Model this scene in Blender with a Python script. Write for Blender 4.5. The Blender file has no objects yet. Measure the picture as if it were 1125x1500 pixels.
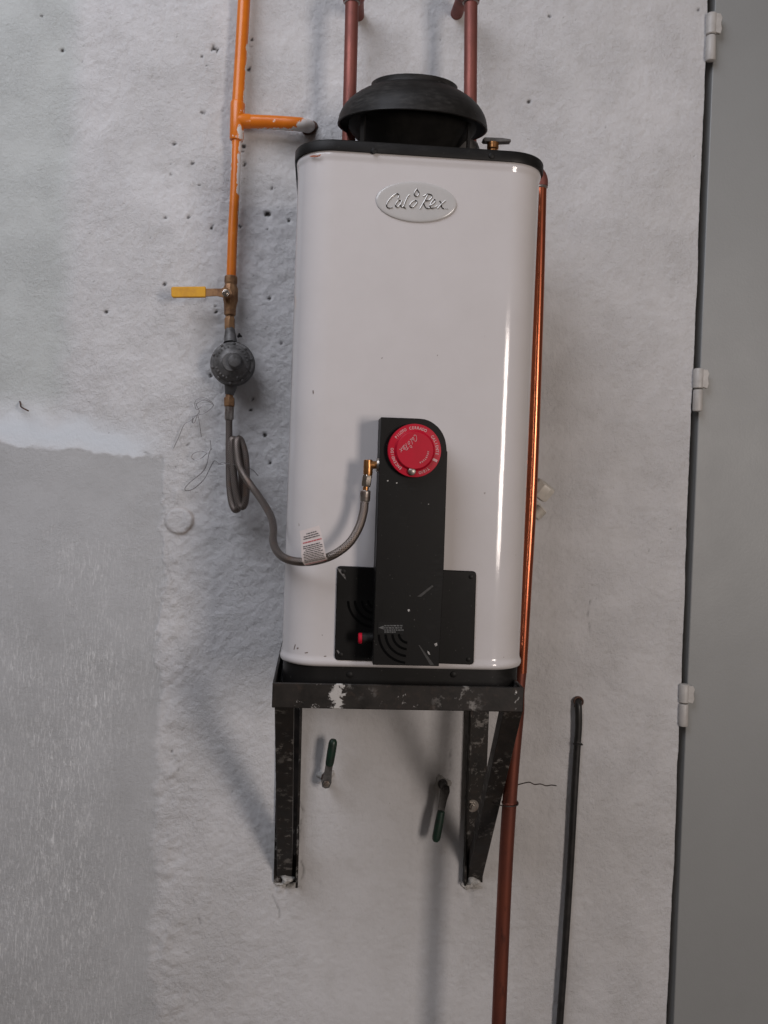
import bpy, math, random
import numpy as np
from mathutils import Vector, Matrix
R = math.radians
random.seed(5); RNG = np.random.default_rng(11)
scn = bpy.context.scene
COL = scn.collection

# ------------------------------------------------------------------ camera
FPX, W0, H0 = 1300.0, 1125.0, 1500.0          # focal length in photo pixels
D, EYE = 1.70, 1.45                            # distance camera - wall, eye height
Yc = Vector((466-562.5, 750-705, -FPX)).normalized()          # wall normal seen from the camera
zz = -(Yc.x*0.037 + Yc.y)/Yc.z
Zc = Vector((0.037, 1.0, zz)).normalized()
Xc = Yc.cross(Zc).normalized()
ROT = Matrix((Xc, Yc, Zc))                     # camera -> world
CAM = Vector((0, -D, EYE))
cd = bpy.data.cameras.new('camera'); cam = bpy.data.objects.new('camera', cd); COL.objects.link(cam)
cd.sensor_fit = 'HORIZONTAL'; cd.sensor_width = 36.0; cd.lens = 36.0*FPX/W0
cd.clip_start = 0.02; cd.clip_end = 100
cam.matrix_world = Matrix.Translation(CAM) @ ROT.to_4x4()
scn.camera = cam

# ------------------------------------------------------------------ world and lamps
world = bpy.data.worlds.new('World'); scn.world = world; world.use_nodes = True
bg = world.node_tree.nodes['Background']; bg.inputs[0].default_value = (1.0, 0.88, 0.80, 1); bg.inputs[1].default_value = 0.066
def area(name, loc, target, sx, sy, power, color):
    l = bpy.data.lights.new(name, 'AREA'); l.shape = 'RECTANGLE'; l.size = sx; l.size_y = sy
    l.energy = power; l.color = color
    o = bpy.data.objects.new(name, l); COL.objects.link(o); o.location = loc
    o.rotation_euler = (Vector(target)-Vector(loc)).to_track_quat('-Z', 'Y').to_euler()
    return o
area('doorway_daylight', (1.75, -3.45, EYE+0.15), (0.1, 0, EYE+.1), 0.58, 1.12, 53, (1.0, 0.89, 0.82))
area('overhead_daylight', (-1.35, -1.7, EYE+2.15), (-0.6, 0, EYE+0.48), 2.0, 2.0, 34, (0.875, 0.905, 1.0)).data.spread = R(125)
scn.view_settings.view_transform = 'Standard'; scn.view_settings.look = 'None'
scn.view_settings.exposure = 0.0; scn.view_settings.gamma = 1.0

# ------------------------------------------------------------------ helpers
def P(px, py, out=0.0):
    """point standing `out` metres in front of the wall that the photo shows at (px, py)"""
    d = ROT @ Vector((px-W0/2, H0/2-py, -FPX))
    t = (-out + D)/d.y
    return CAM + d*t
def S(out): return (D-out)/FPX                 # metres per photo pixel at that distance

class MB:
    def __init__(s): s.v = []; s.f = []; s.tu = []; s.tv = []
    def add(s, vs, fs, tu=None, tv=None):
        o = len(s.v); s.v += [tuple(v) for v in vs]; s.f += [tuple(i+o for i in f) for f in fs]
        s.tu += list(tu) if tu else [0.0]*len(vs); s.tv += list(tv) if tv else [0.0]*len(vs)
        return s
    def sweep(s, pts, radii, seg=16, cap=True, squash=None):
        pts = [Vector(p) for p in pts]; n = len(pts)
        if not hasattr(radii, '__len__'): radii = [radii]*n
        tang = [((pts[min(i+1, n-1)]-pts[max(i-1, 0)]).normalized()) for i in range(n)]
        ref = Vector((0, 1, 0)) if abs(tang[0].y) < .9 else Vector((0, 0, 1))
        u = (ref - tang[0]*ref.dot(tang[0])).normalized()
        vs = []; fs = []; tu = []; tv = []; L = 0
        for i in range(n):
            u = (u - tang[i]*u.dot(tang[i])).normalized(); w = tang[i].cross(u)
            if i: L += (pts[i]-pts[i-1]).length
            for k in range(seg):
                a = 2*math.pi*k/seg
                vs.append(pts[i] + (u*math.cos(a)+w*math.sin(a))*radii[i]); tu.append(L); tv.append(k/seg)
        for i in range(n-1):
            for k in range(seg):
                k2 = (k+1) % seg
                fs.append((i*seg+k, i*seg+k2, (i+1)*seg+k2, (i+1)*seg+k))
        if cap:
            fs.append(tuple(range(seg-1, -1, -1))); fs.append(tuple((n-1)*seg+k for k in range(seg)))
        return s.add(vs, fs, tu, tv)
    def curve(s, pts, r, seg=12, sub=8, cap=True):
        return s.sweep(catmull(pts, sub), r, seg, cap)
    def lathe(s, prof, c, axis=(0, 0, 1), seg=48, cap=True):
        """prof: list of (radius, height along axis)"""
        ax = Vector(axis).normalized(); ref = Vector((0, 0, 1)) if abs(ax.z) < .9 else Vector((0, 1, 0))
        u = ax.cross(ref).normalized(); w = ax.cross(u); c = Vector(c)
        vs = []; fs = []; n = len(prof)
        for r, h in prof:
            for k in range(seg):
                a = 2*math.pi*k/seg; vs.append(c+ax*h+(u*math.cos(a)+w*math.sin(a))*r)
        for i in range(n-1):
            for k in range(seg):
                k2 = (k+1) % seg; fs.append((i*seg+k, i*seg+k2, (i+1)*seg+k2, (i+1)*seg+k))
        if cap:
            fs.append(tuple(range(seg-1, -1, -1))); fs.append(tuple((n-1)*seg+k for k in range(seg)))
        return s.add(vs, fs)
    def hexnut(s, c, axis, r, h, turn=0.0):
        ax = Vector(axis).normalized(); ref = Vector((0, 0, 1)) if abs(ax.z) < .9 else Vector((0, 1, 0))
        u = ax.cross(ref).normalized(); w = ax.cross(u); c = Vector(c); vs = []
        for hh, rr in ((0, r*.9), (h*.15, r), (h*.85, r), (h, r*.9)):
            for k in range(6):
                a = math.pi*k/3+turn; vs.append(c+ax*hh+(u*math.cos(a)+w*math.sin(a))*rr)
        fs = [(i*6+k, i*6+(k+1) % 6, (i+1)*6+(k+1) % 6, (i+1)*6+k) for i in range(3) for k in range(6)]
        fs += [tuple(range(5, -1, -1)), tuple(18+k for k in range(6))]
        return s.add(vs, fs)
    def extrude(s, outline, o, u, v, n, depth):
        """outline in (u,v) around o, from o to o+n*depth"""
        o, u, v, n = Vector(o), Vector(u), Vector(v), Vector(n); N = len(outline)
        vs = [o+u*a+v*b for a, b in outline]+[o+u*a+v*b+n*depth for a, b in outline]
        fs = [tuple(range(N-1, -1, -1)), tuple(range(N, 2*N))]+[(i, (i+1) % N, N+(i+1) % N, N+i) for i in range(N)]
        return s.add(vs, fs)
    def box(s, c, sx, sy, sz):
        return s.extrude([(-sx/2, -sz/2), (sx/2, -sz/2), (sx/2, sz/2), (-sx/2, sz/2)],
                         Vector(c)-Vector((0, sy/2, 0)), (1, 0, 0), (0, 0, 1), (0, 1, 0), sy)
    def lbar(s, p0, p1, u, v, w, w2, t):
        p0, p1 = Vector(p0), Vector(p1); d = p1-p0
        return s.extrude([(0, 0), (w, 0), (w, t), (t, t), (t, w2), (0, w2)], p0, u, v, d.normalized(), d.length)
    def build(s, name, mat, parent=None, bevel=0, smooth=35, kind=None):
        me = bpy.data.meshes.new(name)
        o = bpy.data.objects.new(name, me); COL.objects.link(o)
        off = Vector((0, 0, 0))
        if parent: o.parent = parent; off = wloc(parent)
        me.from_pydata([(v[0]-off.x, v[1]-off.y, v[2]-off.z) for v in s.v], [], s.f)
        import bmesh
        b = bmesh.new(); b.from_mesh(me); bmesh.ops.recalc_face_normals(b, faces=b.faces); b.to_mesh(me); b.free()
        for nm, arr in (('tu', s.tu), ('tv', s.tv)):
            at = me.attributes.new(nm, 'FLOAT', 'POINT'); at.data.foreach_set('value', arr)
        me.polygons.foreach_set('use_smooth', [True]*len(me.polygons)); me.set_sharp_from_angle(angle=R(smooth))
        me.materials.append(mat)
        if bevel:
            m = o.modifiers.new('bevel', 'BEVEL'); m.width = bevel; m.segments = 2; m.limit_method = 'ANGLE'; m.angle_limit = R(40)
            m.harden_normals = False
        if kind: o['kind'] = kind
        return o
def wloc(o):
    v = Vector((0, 0, 0))
    while o: v += o.location; o = o.parent
    return v
def catmull(pts, sub=8):
    pts = [Vector(p) for p in pts]; q = [pts[0]*2-pts[1]]+pts+[pts[-1]*2-pts[-2]]; out = []
    for i in range(1, len(q)-2):
        for k in range(sub):
            t = k/sub; a, b, c, d = q[i-1], q[i], q[i+1], q[i+2]
            out.append(0.5*((2*b)+(c-a)*t+(2*a-5*b+4*c-d)*t*t+(3*b-a-3*c+d)*t**3))
    return out+[pts[-1]]
def tag(o, label, cat, group=None):
    o['label'] = label; o['category'] = cat
    if group: o['group'] = group
    return o
def thing(name, loc, label, cat, group=None):
    o = bpy.data.objects.new(name, None); COL.objects.link(o); o.location = loc; o.empty_display_size = .05
    return tag(o, label, cat, group)
def arc(c, r, a0, a1, n=8):
    return [(c[0]+r*math.cos(R(a0+(a1-a0)*i/n)), c[1]+r*math.sin(R(a0+(a1-a0)*i/n))) for i in range(n+1)]
def rrect(w, h, r, n=8):
    return arc((w/2-r, h/2-r), r, 0, 90, n)+arc((-w/2+r, h/2-r), r, 90, 180, n)+arc((-w/2+r, -h/2+r), r, 180, 270, n)+arc((w/2-r, -h/2+r), r, 270, 360, n)
FX, FZ, FO = Vector((1, 0, 0)), Vector((0, 0, 1)), Vector((0, -1, 0))   # right, up, out of the wall

# ------------------------------------------------------------------ materials
class NT:
    def __init__(s, name):
        s.m = bpy.data.materials.new(name); s.m.use_nodes = True; s.t = s.m.node_tree; s.n = s.t.nodes
        s.b = s.n['Principled BSDF']; s.c = s.n.new('ShaderNodeTexCoord'); s.h = None
    def lk(s, a, b): s.t.links.new(a, b)
    def inp(s, sock, val):
        if hasattr(val, 'is_output') or isinstance(val, bpy.types.NodeSocket): s.lk(val, sock)
        elif hasattr(val, '__len__') and len(val) == 3 and sock.type == 'RGBA': sock.default_value = (*val, 1)
        else: sock.default_value = val
    def noise(s, scale, detail=4, rough=.55, vec=None, stretch=None, off=(0, 0, 0), dist=0):
        n = s.n.new('ShaderNodeTexNoise'); n.inputs['Scale'].default_value = scale; n.inputs['Detail'].default_value = detail
        n.inputs['Roughness'].default_value = rough; n.inputs['Distortion'].default_value = dist
        mp = s.n.new('ShaderNodeMapping'); s.lk(vec or s.c.outputs['Object'], mp.inputs[0])
        mp.inputs['Location'].default_value = off
        if stretch: mp.inputs['Scale'].default_value = stretch
        s.lk(mp.outputs[0], n.inputs['Vector']); return n.outputs['Fac']
    def ramp(s, fac, a, b, lo=0.0, hi=1.0):
        n = s.n.new('ShaderNodeMapRange'); s.inp(n.inputs[0], fac); n.inputs[1].default_value = a; n.inputs[2].default_value = b
        n.inputs[3].default_value = lo; n.inputs[4].default_value = hi; return n.outputs[0]
    def math(s, op, a, b=0.0):
        n = s.n.new('ShaderNodeMath'); n.operation = op; s.inp(n.inputs[0], a); s.inp(n.inputs[1], b); return n.outputs[0]
    def mix(s, fac, a, b):
        n = s.n.new('ShaderNodeMix'); n.data_type = 'RGBA'; s.inp(n.inputs[0], fac); s.inp(n.inputs[6], a); s.inp(n.inputs[7], b); return n.outputs[2]
    def attr(s, name):
        n = s.n.new('ShaderNodeAttribute'); n.attribute_name = name; return n.outputs['Fac']
    def bump(s, h, strength, dist=.001):
        n = s.n.new('ShaderNodeBump'); n.inputs['Strength'].default_value = strength; n.inputs['Distance'].default_value = dist
        s.inp(n.inputs['Height'], h)
        if s.h: s.lk(s.h, n.inputs['Normal'])
        s.h = n.outputs[0]; s.lk(s.h, s.b.inputs['Normal'])
    def set(s, color=None, rough=None, metal=None, spec=None, coat=None):
        for k, v in (('Base Color', color), ('Roughness', rough), ('Metallic', metal), ('Specular IOR Level', spec), ('Coat Weight', coat)):
            if v is not None: s.inp(s.b.inputs[k], v)
        return s.m
def simple(name, c1, c2, scale=30, rough=(.4, .6), metal=0.0, bump=.0, bscale=300, lo=.4, hi=.65, coat=None, spec=None):
    t = NT(name); n = t.noise(scale, 6, .6)
    f = t.ramp(n, lo, hi)
    if bump: t.bump(t.noise(bscale, 3), bump)
    return t.set(t.mix(f, c1, c2), t.ramp(n, .3, .7, *rough), metal, spec, coat)

# white enamel of the casing: faint dust, small chips
t = NT('white_enamel')
d = t.noise(9, 6, .65); chips = t.ramp(t.noise(85, 2, .5, off=(3, 1, 2)), .765, .775)
c = t.mix(t.ramp(d, .35, .7), (.57, .542, .54), (.54, .512, .508))
c = t.mix(t.math('MULTIPLY', chips, .6), c, (.20, .16, .14))
t.bump(t.noise(13, 3, .5, stretch=(1.6, 1, .7)), .34, .0013); t.bump(t.noise(900, 2), .02, .0005)
M_enamel = t.set(c, t.ramp(d, .3, .75, .075, .14), 0, .5)
# black sheet metal with dust and scuffs
def blackmetal(name, base=.008, dust=.035, rough=(.40, .6), dustlo=.52):
    t = NT(name); a = t.noise(14, 7, .65); b = t.noise(60, 5, .6, stretch=(1, 1, 4), off=(4, 2, 1))
    f = t.math('MULTIPLY', t.ramp(a, dustlo, .75), t.ramp(b, .4, .7))
    spk = t.ramp(t.noise(260, 1, .5), .76, .80)
    c = t.mix(f, (base, base*.92, base*.88), (dust, dust*.95, dust*.9)); c = t.mix(t.math('MULTIPLY', spk, .22), c, (.22, .21, .20))
    t.bump(t.noise(400, 3), .08, .0005)
    return t.set(c, t.ramp(a, .3, .7, *rough), 0, .2)
M_black = blackmetal('black_sheet_metal'); M_hood = blackmetal('dusty_black_hood', .012, .06, (.42, .62), .42)
M_plate = blackmetal('black_plastic', .004, .016, (.38, .55), .56)
M_unlit = simple('unlit_steel', (.006, .0055, .005), (.012, .011, .010), 30, (.6, .8), spec=.15)  # flue cone: shade inside the hood put into a near-black colour
M_slot = simple('slot_shade', (.0015, .0015, .0015), (.003, .003, .003), 30, (.8, .9), spec=.05)  # near-black strips stand for the shade inside the vent slots
M_sticker = simple('sticker_black', (.004, .004, .004), (.006, .006, .006), 30, (.4, .5), spec=.2)
# angle iron: brown black, rust, paint splashes
def iron(name, splash):
    t = NT(name); a = t.noise(22, 7, .65); b = t.noise(70, 6, .65, off=(2, 5, 1)); g = t.noise(9, 3, .5, off=(7, 1, 3))
    c = t.mix(t.ramp(a, .4, .68), (.010, .0085, .0075), (.024, .019, .016))
    c = t.mix(t.math('MULTIPLY', t.ramp(b, .55, .75), .5), c, (.055, .036, .027))
    p = t.math('MULTIPLY', t.ramp(t.noise(55, 6, .7, off=(1, 9, 4)), .54, .62), t.ramp(g, splash, splash+.10))
    c = t.mix(t.math('MULTIPLY', p, .45), c, (.36, .34, .32))
    t.bump(b, .3, .0008)
    return t, c, a
t, c, a = iron('angle_iron', .42); M_iron = t.set(c, t.ramp(a, .3, .7, .42, .65), .15, .35)
t, c, a = iron('splashed_angle_iron', .50)
sp = t.attr('splash'); n1 = t.noise(85, 7, .75, stretch=(.7, 1, .8), off=(0, 3, 8), dist=.5)
f = t.ramp(t.math('ADD', t.math('MULTIPLY', sp, .36), n1), .735, .80); c = t.mix(t.math('MULTIPLY', f, .9), c, (.50, .48, .46))
t.bump(f, .4, .0006); M_rail = t.set(c, t.ramp(a, .3, .7, .4, .62), .15, .35)
# copper
def copper(name, c1, c2, c3, rough, metal=.85):
    t = NT(name); a = t.noise(18, 7, .65, stretch=(1, 1, .35)); b = t.noise(90, 5, .65, stretch=(1, 1, .25), off=(3, 3, 3))
    c = t.mix(t.ramp(a, .38, .66), c1, c2); c = t.mix(t.math('MULTIPLY', t.ramp(b, .56, .72), .7), c, c3)
    t.bump(b, .06, .0006)
    return t.set(c, t.ramp(a, .3, .7, *rough), metal)
M_copper = copper('oxidised_copper', (.26, .088, .07), (.155, .054, .045), (.06, .03, .027), (.45, .62), .6)
M_copper2 = copper('copper_tube', (.52, .155, .075), (.36, .095, .05), (.13, .045, .03), (.20, .34), .9)
M_copper3 = copper('brown_copper', (.215, .064, .040), (.135, .043, .031), (.045, .024, .021), (.40, .6), .7)
M_solder = simple('solder', (.40, .37, .35), (.22, .15, .12), 120, (.3, .5), .8, .3)
# orange gas pipe, paint flaking to white and bare metal
t = NT('orange_paint'); a = t.noise(20, 5, .6); fl = t.attr('flake'); b = t.noise(110, 6, .7, stretch=(1, 1, .55), off=(2, 7, 5))
f = t.ramp(t.math('ADD', t.math('MULTIPLY', fl, .44), b), .775, .80)
c = t.mix(t.ramp(a, .35, .7), (.66, .175, .010), (.54, .13, .007)); c = t.mix(f, c, (.62, .58, .56))
t.bump(f, -.5, .0006); t.bump(t.noise(60, 3), .12, .0008); M_orange = t.set(c, t.mix(f, (.3, .3, .3), (.7, .7, .7)), 0, .5)
M_brass = simple('brass', (.42, .20, .075), (.25, .115, .045), 90, (.25, .45), .9, .15)
M_dullbrass = simple('dull_brass', (.30, .17, .085), (.17, .085, .045), 80, (.4, .6), .7, .25)
M_chrome = simple('bright_steel', (.68, .62, .56), (.5, .44, .38), 60, (.12, .25), 1.0)
M_letter = simple('lettering_chrome', (.30, .285, .27), (.20, .19, .18), 60, (.10, .2), 1.0)
M_steel = simple('worn_steel', (.36, .33, .30), (.17, .13, .11), 70, (.3, .5), .85, .2)
M_zamak = simple('grey_cast_zinc', (.125, .12, .118), (.05, .047, .045), 55, (.42, .62), .35, .45, 500)
M_yellow = simple('yellow_vinyl', (.60, .30, .010), (.50, .235, .010), 60, (.4, .55), 0, .15)
M_green = simple('green_vinyl', (.008, .034, .020), (.008, .018, .013), 70, (.35, .5), 0, .2)
M_red = simple('red_plastic', (.46, .006, .026), (.39, .005, .02), 40, (.36, .48), 0, .05, lo=.3, hi=.75, spec=.22)
M_print = simple('pale_print', (.60, .38, .38), (.50, .28, .29), 200, (.5, .6))
M_printg = simple('grey_print', (.10, .10, .10), (.05, .05, .05), 300, (.5, .6))
M_inkblack = simple('black_ink', (.03, .03, .035), (.06, .06, .06), 300, (.5, .6))
M_inkred = simple('red_ink', (.42, .06, .08), (.35, .08, .09), 300, (.5, .6))
M_badge = simple('badge_plastic', (.47, .455, .445), (.44, .43, .42), 30, (.15, .25))
M_tag = simple('tag_vinyl', (.56, .50, .49), (.50, .45, .44), 60, (.45, .6))
M_cable = simple('black_rubber', (.010, .0095, .0095), (.022, .02, .019), 60, (.4, .6), 0, .15)
M_rust = simple('rust', (.10, .05, .035), (.045, .028, .022), 90, (.6, .8), .2, .5)
M_wire = simple('galvanised_wire', (.30, .29, .29), (.14, .12, .12), 200, (.3, .5), .85)
M_dwire = simple('annealed_wire', (.035, .028, .026), (.06, .04, .03), 200, (.45, .6), .5)
M_white = simple('white_plastic', (.60, .56, .50), (.50, .47, .42), 60, (.35, .5), 0, .1)
M_mortar = simple('mortar', (.50, .49, .47), (.36, .34, .32), 80, (.8, .9), 0, .8, 200)
M_hinge = simple('painted_hinge', (.44, .42, .40), (.38, .36, .34), 60, (.4, .55), 0, .3, 160)
M_door = simple('grey_door_paint', (.262, .268, .266), (.238, .243, .241), 4, (.42, .52), 0, .25, 260, .3, .7)
M_frame = simple('dark_frame_steel', (.022, .019, .017), (.017, .015, .014), 25, (.6, .75), 0, .1, spec=.1)
# braided hose
t = NT('braided_steel'); tu, tv = t.attr('tu'), t.attr('tv')
w = lambda k: t.math('SINE', t.math('ADD', t.math('MULTIPLY', tu, 1500.0), t.math('MULTIPLY', t.math('ABSOLUTE', t.math('SUBTRACT', tv, .5)), k)))
h = t.math('MAXIMUM', w(75.4), w(-75.4)); hf = t.ramp(h, -.3, 1)
a = t.noise(40, 4)
c = t.mix(hf, (.045, .036, .031), (.22, .185, .165)); c = t.mix(t.math('MULTIPLY', t.ramp(a, .55, .7), .35), c, (.18, .10, .06))
t.bump(hf, .5, .0006); M_braid = t.set(c, .38, .8)
# wall plaster
t = NT('painted_plaster')
patch, strip, ledge_light, pit, lump, ring = (t.attr(k) for k in ('patch', 'strip', 'ledge_light', 'pit', 'lump', 'ring'))
big = t.noise(3.5, 5, .6); mid = t.noise(26, 6, .65); fine = t.noise(160, 5, .65)
c = t.mix(t.ramp(big, .35, .65), (.60, .592, .60), (.54, .53, .53))
c = t.mix(t.math('MULTIPLY', t.ramp(mid, .5, .72), .35), c, (.44, .425, .41))
# thin dirty flecks in hollows of the plaster
fl = t.math('MULTIPLY', t.ramp(t.noise(150, 6, .7, dist=.8, off=(5, 2, 2)), .625, .70), t.ramp(t.noise(7, 3, .5, off=(1, 8, 1)), .5, .65))
c = t.mix(t.math('MULTIPLY', fl, .55), c, (.25, .225, .20))
c = t.mix(t.math('MULTIPLY', t.ramp(t.noise(185, 7, .76, stretch=(1, 1, .85), dist=.35, off=(4, 4, 4)), .46, .32), .16), c, (.36, .34, .325))
c = t.mix(strip, c, (.47, .485, .475))
brush = t.noise(330, 4, .6, stretch=(1.0, 1, .16), off=(2, 2, 2), dist=.9)
brush2 = t.noise(150, 6, .72, stretch=(1.05, 1, .22), off=(6, 1, 4), dist=1.1)
dens = t.ramp(t.noise(6.5, 5, .6, stretch=(1.2, 1, .55), off=(1, 1, 9)), .38, .62, .15, 1.0)
bf = t.math('MULTIPLY', t.math('MAXIMUM', t.math('MULTIPLY', t.ramp(brush, .50, .68), .85), t.math('MULTIPLY', t.ramp(brush2, .52, .70), .75)), t.math('MULTIPLY', dens, t.attr('dry')))
g = t.mix(t.ramp(t.noise(5, 4, .6, off=(3, 3, 1)), .35, .7), (.43, .43, .435), (.37, .37, .372))
g = t.mix(bf, g, (.70, .70, .70))
c = t.mix(patch, c, g)
c = t.mix(t.math('MULTIPLY', ledge_light, .9), c, (.575, .61, .65))  # cool light on the ledge above the patch, put into the wall colour
c = t.mix(ring, c, (.33, .27, .23))
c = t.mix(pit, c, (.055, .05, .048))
grain = t.noise(185, 7, .76, stretch=(1, 1, .85), dist=.35, off=(4, 4, 4)); gs = t.math('MULTIPLY', t.math('MULTIPLY', lump, t.ramp(t.noise(8, 3, .6, off=(2, 6, 2)), .35, .62, .55, 1.15)), t.math('SUBTRACT', 1.0, t.math('MULTIPLY', patch, .5)))
t.bump(t.math('MULTIPLY', t.noise(60, 5, .7, dist=.3), gs), .16, .0050); t.bump(t.math('MULTIPLY', grain, gs), 1.0, .0036); t.bump(t.math('MULTIPLY', bf, patch), .4, .0012)
M_wall = t.set(c, .82, 0, .25)

# ------------------------------------------------------------------ the wall
def vnoise(x, y, cell, seed):
    rg = np.random.default_rng(seed); G = rg.random((512, 512)).astype(np.float32)
    gx, gy = x/cell+200, y/cell+200; ix, iy = np.floor(gx).astype(int), np.floor(gy).astype(int)
    fx, fy = gx-ix, gy-iy; fx = fx**3*(fx*(fx*6-15)+10); fy = fy**3*(fy*(fy*6-15)+10)
    g = lambda i, j: G[(ix+i) % 512, (iy+j) % 512]
    return (g(0, 0)*(1-fx)+g(1, 0)*fx)*(1-fy)+(g(0, 1)*(1-fx)+g(1, 1)*fx)*fy-.5
def fbm(x, y, cell, seed, o=3):
    s = 0; a = 1
    for k in range(o): s = s+a*vnoise(x, y, cell/2**k, seed+k); a *= .5
    return s
def sstep(a, b, x):
    t_ = np.clip((x-a)/(b-a), 0, 1); return t_*t_*(3-2*t_)
def plaster_wall():
    st = .0024
    pe0, pe1 = P(1036, 0), P(977, 1500)        # edge beside the door, kept vertical in the place
    xr = lambda z: pe0.x+(pe1.x-pe0.x)*(z-pe0.z)/(pe1.z-pe0.z)
    x0 = P(-110, 700).x; z0, z1 = P(560, 1590).z, P(560, -90).z
    nx = int((pe0.x+.005-x0)/st); nz = int((z1-z0)/st)
    gx = np.linspace(0, 1, nx); gz = np.linspace(z0, z1, nz)
    Z, U = np.meshgrid(gz, gx, indexing='ij')
    edge = xr(Z)+.0022*fbm(Z*0, Z, .09, 71)
    X = x0+(edge-x0)*U
    # where each bit of plaster shows in the photograph
    d = np.stack([X-CAM.x, np.full_like(X, D), Z-CAM.z], -1) @ np.array(ROT)
    px = W0/2-FPX*d[..., 0]/d[..., 2]; py = H0/2+FPX*d[..., 1]/d[..., 2]
    rag = fbm(X, Z, .05, 5, 4)
    lumpy = np.exp(-((px-370)/130)**2)*sstep(180, 300, py)*(1-sstep(760, 950, py))
    ridge = np.exp(-((px-(262-(py-700)*.02))/26)**2)*sstep(640, 760, py)
    wd = 3+5*sstep(850, 1150, py); patch = (1-sstep(240-wd, 240+wd, px+(py-690)*.022+rag*14+fbm(X, Z, .02, 95, 2)*8))*sstep(648, 655, py-(px*.085)+rag*7+fbm(X, Z, .012, 91, 2)*5)
    strip = (1-sstep(84, 126, px+(py-200)*.03+rag*10))*(1-sstep(560, 625, py))
    ledge_light = np.exp(-((py-(628+px*.11)+rag*16)/30)**2)*(1-sstep(170, 270, px))*(1-patch)
    smooth = np.maximum(patch, strip*.8); mid = np.exp(-((px-560)/170)**2)*sstep(980, 1080, py)
    amp = (1-.8*smooth)*(1-.55*mid)*(1-.85*np.clip(ledge_light*1.3, 0, 1))
    h = amp*(.0011*fbm(X, Z, .06, 21, 3)+.0011*fbm(X, Z, .0095, 31, 3)+.0007*np.abs(fbm(X, Z, .016, 37, 2)))
    h += lumpy*(.0026*fbm(X, Z, .020, 41, 4)) + ridge*(.0015+.0032*fbm(X, Z, .024, 51, 5)) + .006*fbm(X, Z, .35, 61, 2)
    h -= patch*.0007+strip*.005
    pit = np.zeros_like(X)
    pits = [(312, 70, 6), (318, 74, 4), (295, 82, 3), (302, 95, 3), (296, 163, 4), (255, 210, 3.4), (282, 239, 3), (250, 256, 3), (292, 271, 2.5), (242, 320, 4), (312, 332, 5),
            (276, 318, 3), (399, 276, 4), (392, 314, 6), (423, 323, 3.5), (392, 336, 3), (369, 57, 4), (367, 66, 4), (366, 102, 5), (352, 331, 4), (242, 417, 3.5), (317, 457, 3.5), (316, 449, 2.5), (394, 437, 3.5),
            (412, 503, 3), (308, 549, 4), (409, 559, 3), (370, 585, 3.5), (367, 600, 3.5), (388, 637, 4.5), (395, 678, 4.5), (274, 652, 3), (258, 684, 2.5), (775, 148, 3.5), (840, 430, 2.5), (155, 457, 4),
            (408, 640, 2), (90, 72, 4), (60, 22, 3), (120, 90, 3), (1022, 15, 3), (785, 320, 2), (526, 37, 3.5), (252, 1100, 2.5), (340, 1160, 2.2), (357, 240, 5), (420, 1068, 2), (357, 214, 4), (355, 222, 3), (560, 1360, 1.5),
            (645, 58, 2), (805, 24, 3)]
    for _ in range(120):
        a, b = RNG.uniform(110, 430), RNG.uniform(20, 720); pits.append((a, b, RNG.uniform(.8, 1.7)))
    for _ in range(45):
        a, b = RNG.uniform(790, 1020), RNG.uniform(0, 1400); pits.append((a, b, RNG.uniform(.8, 1.5)))
    for a, b, r in pits:
        i0 = np.argmin(abs(gz-P(a, b).z)); j0 = int((P(a, b).x-x0)/st); w_ = 8
        sl = (slice(max(i0-w_, 0), i0+w_), slice(max(j0-w_, 0), j0+w_))
        ang = RNG.uniform(0, 3.14); sx = RNG.uniform(.7, 1.5)
        dx = (px[sl]-a)*math.cos(ang)+(py[sl]-b)*math.sin(ang); dy = -(px[sl]-a)*math.sin(ang)+(py[sl]-b)*math.cos(ang)
        r = r*.72; nn = fbm(X[sl], Z[sl], .006, int(a), 2); e = np.clip(np.exp(-((dx/(r*sx))**2+(dy/r)**2))*(1+2.2*nn), 0, 1.2)
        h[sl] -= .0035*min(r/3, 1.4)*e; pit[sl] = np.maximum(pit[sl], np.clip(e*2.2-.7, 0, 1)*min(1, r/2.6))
    for line in ([(655, 1150), (658, 1135), (661, 1118), (662, 1098)], [(441, 1175), (446, 1190), (440, 1215), (437, 1250), (439, 1288)], [(246, 800), (249, 815), (245, 832), (250, 848)], [(262, 1106), (265, 1116), (263, 1128)],
                 [(676, 1000), (683, 1120), (681, 1200), (678, 1280)], [(205, 660), (235, 671), (243, 673)], [(474, 1150), (466, 1146), (461, 1141)], [(404, 1300), (420, 1301), (437, 1299)], [(684, 1298), (695, 1304), (704, 1299)],
                 [(433, 190), (445, 196), (456, 195), (462, 186)], [(838, 1016), (846, 1012), (853, 1018)], [(282, 1310), (291, 1330), (296, 1352)], [(402, 1312), (405, 1330), (404, 1343)], [(862, 880), (858, 905), (866, 925)]):
        for (ax_, ay_), (bx_, by_) in zip(line, line[1:]):
            i0 = np.argmin(abs(gz-P((ax_+bx_)/2, (ay_+by_)/2).z)); j0 = int((P((ax_+bx_)/2, (ay_+by_)/2).x-x0)/st); w_ = int(math.hypot(bx_-ax_, by_-ay_)/2/1.6)+8
            sl = (slice(max(i0-w_, 0), i0+w_), slice(max(j0-w_, 0), j0+w_)); qx, qy = px[sl], py[sl]
            tt = np.clip(((qx-ax_)*(bx_-ax_)+(qy-ay_)*(by_-ay_))/((bx_-ax_)**2+(by_-ay_)**2), 0, 1)
            dd_ = np.hypot(qx-ax_-tt*(bx_-ax_)+rag[sl]*8, qy-ay_-tt*(by_-ay_)); e = np.exp(-(dd_/1.25)**2)*np.clip(.75+2*fbm(X[sl], Z[sl], .012, 7, 2), .1, 1)
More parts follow.
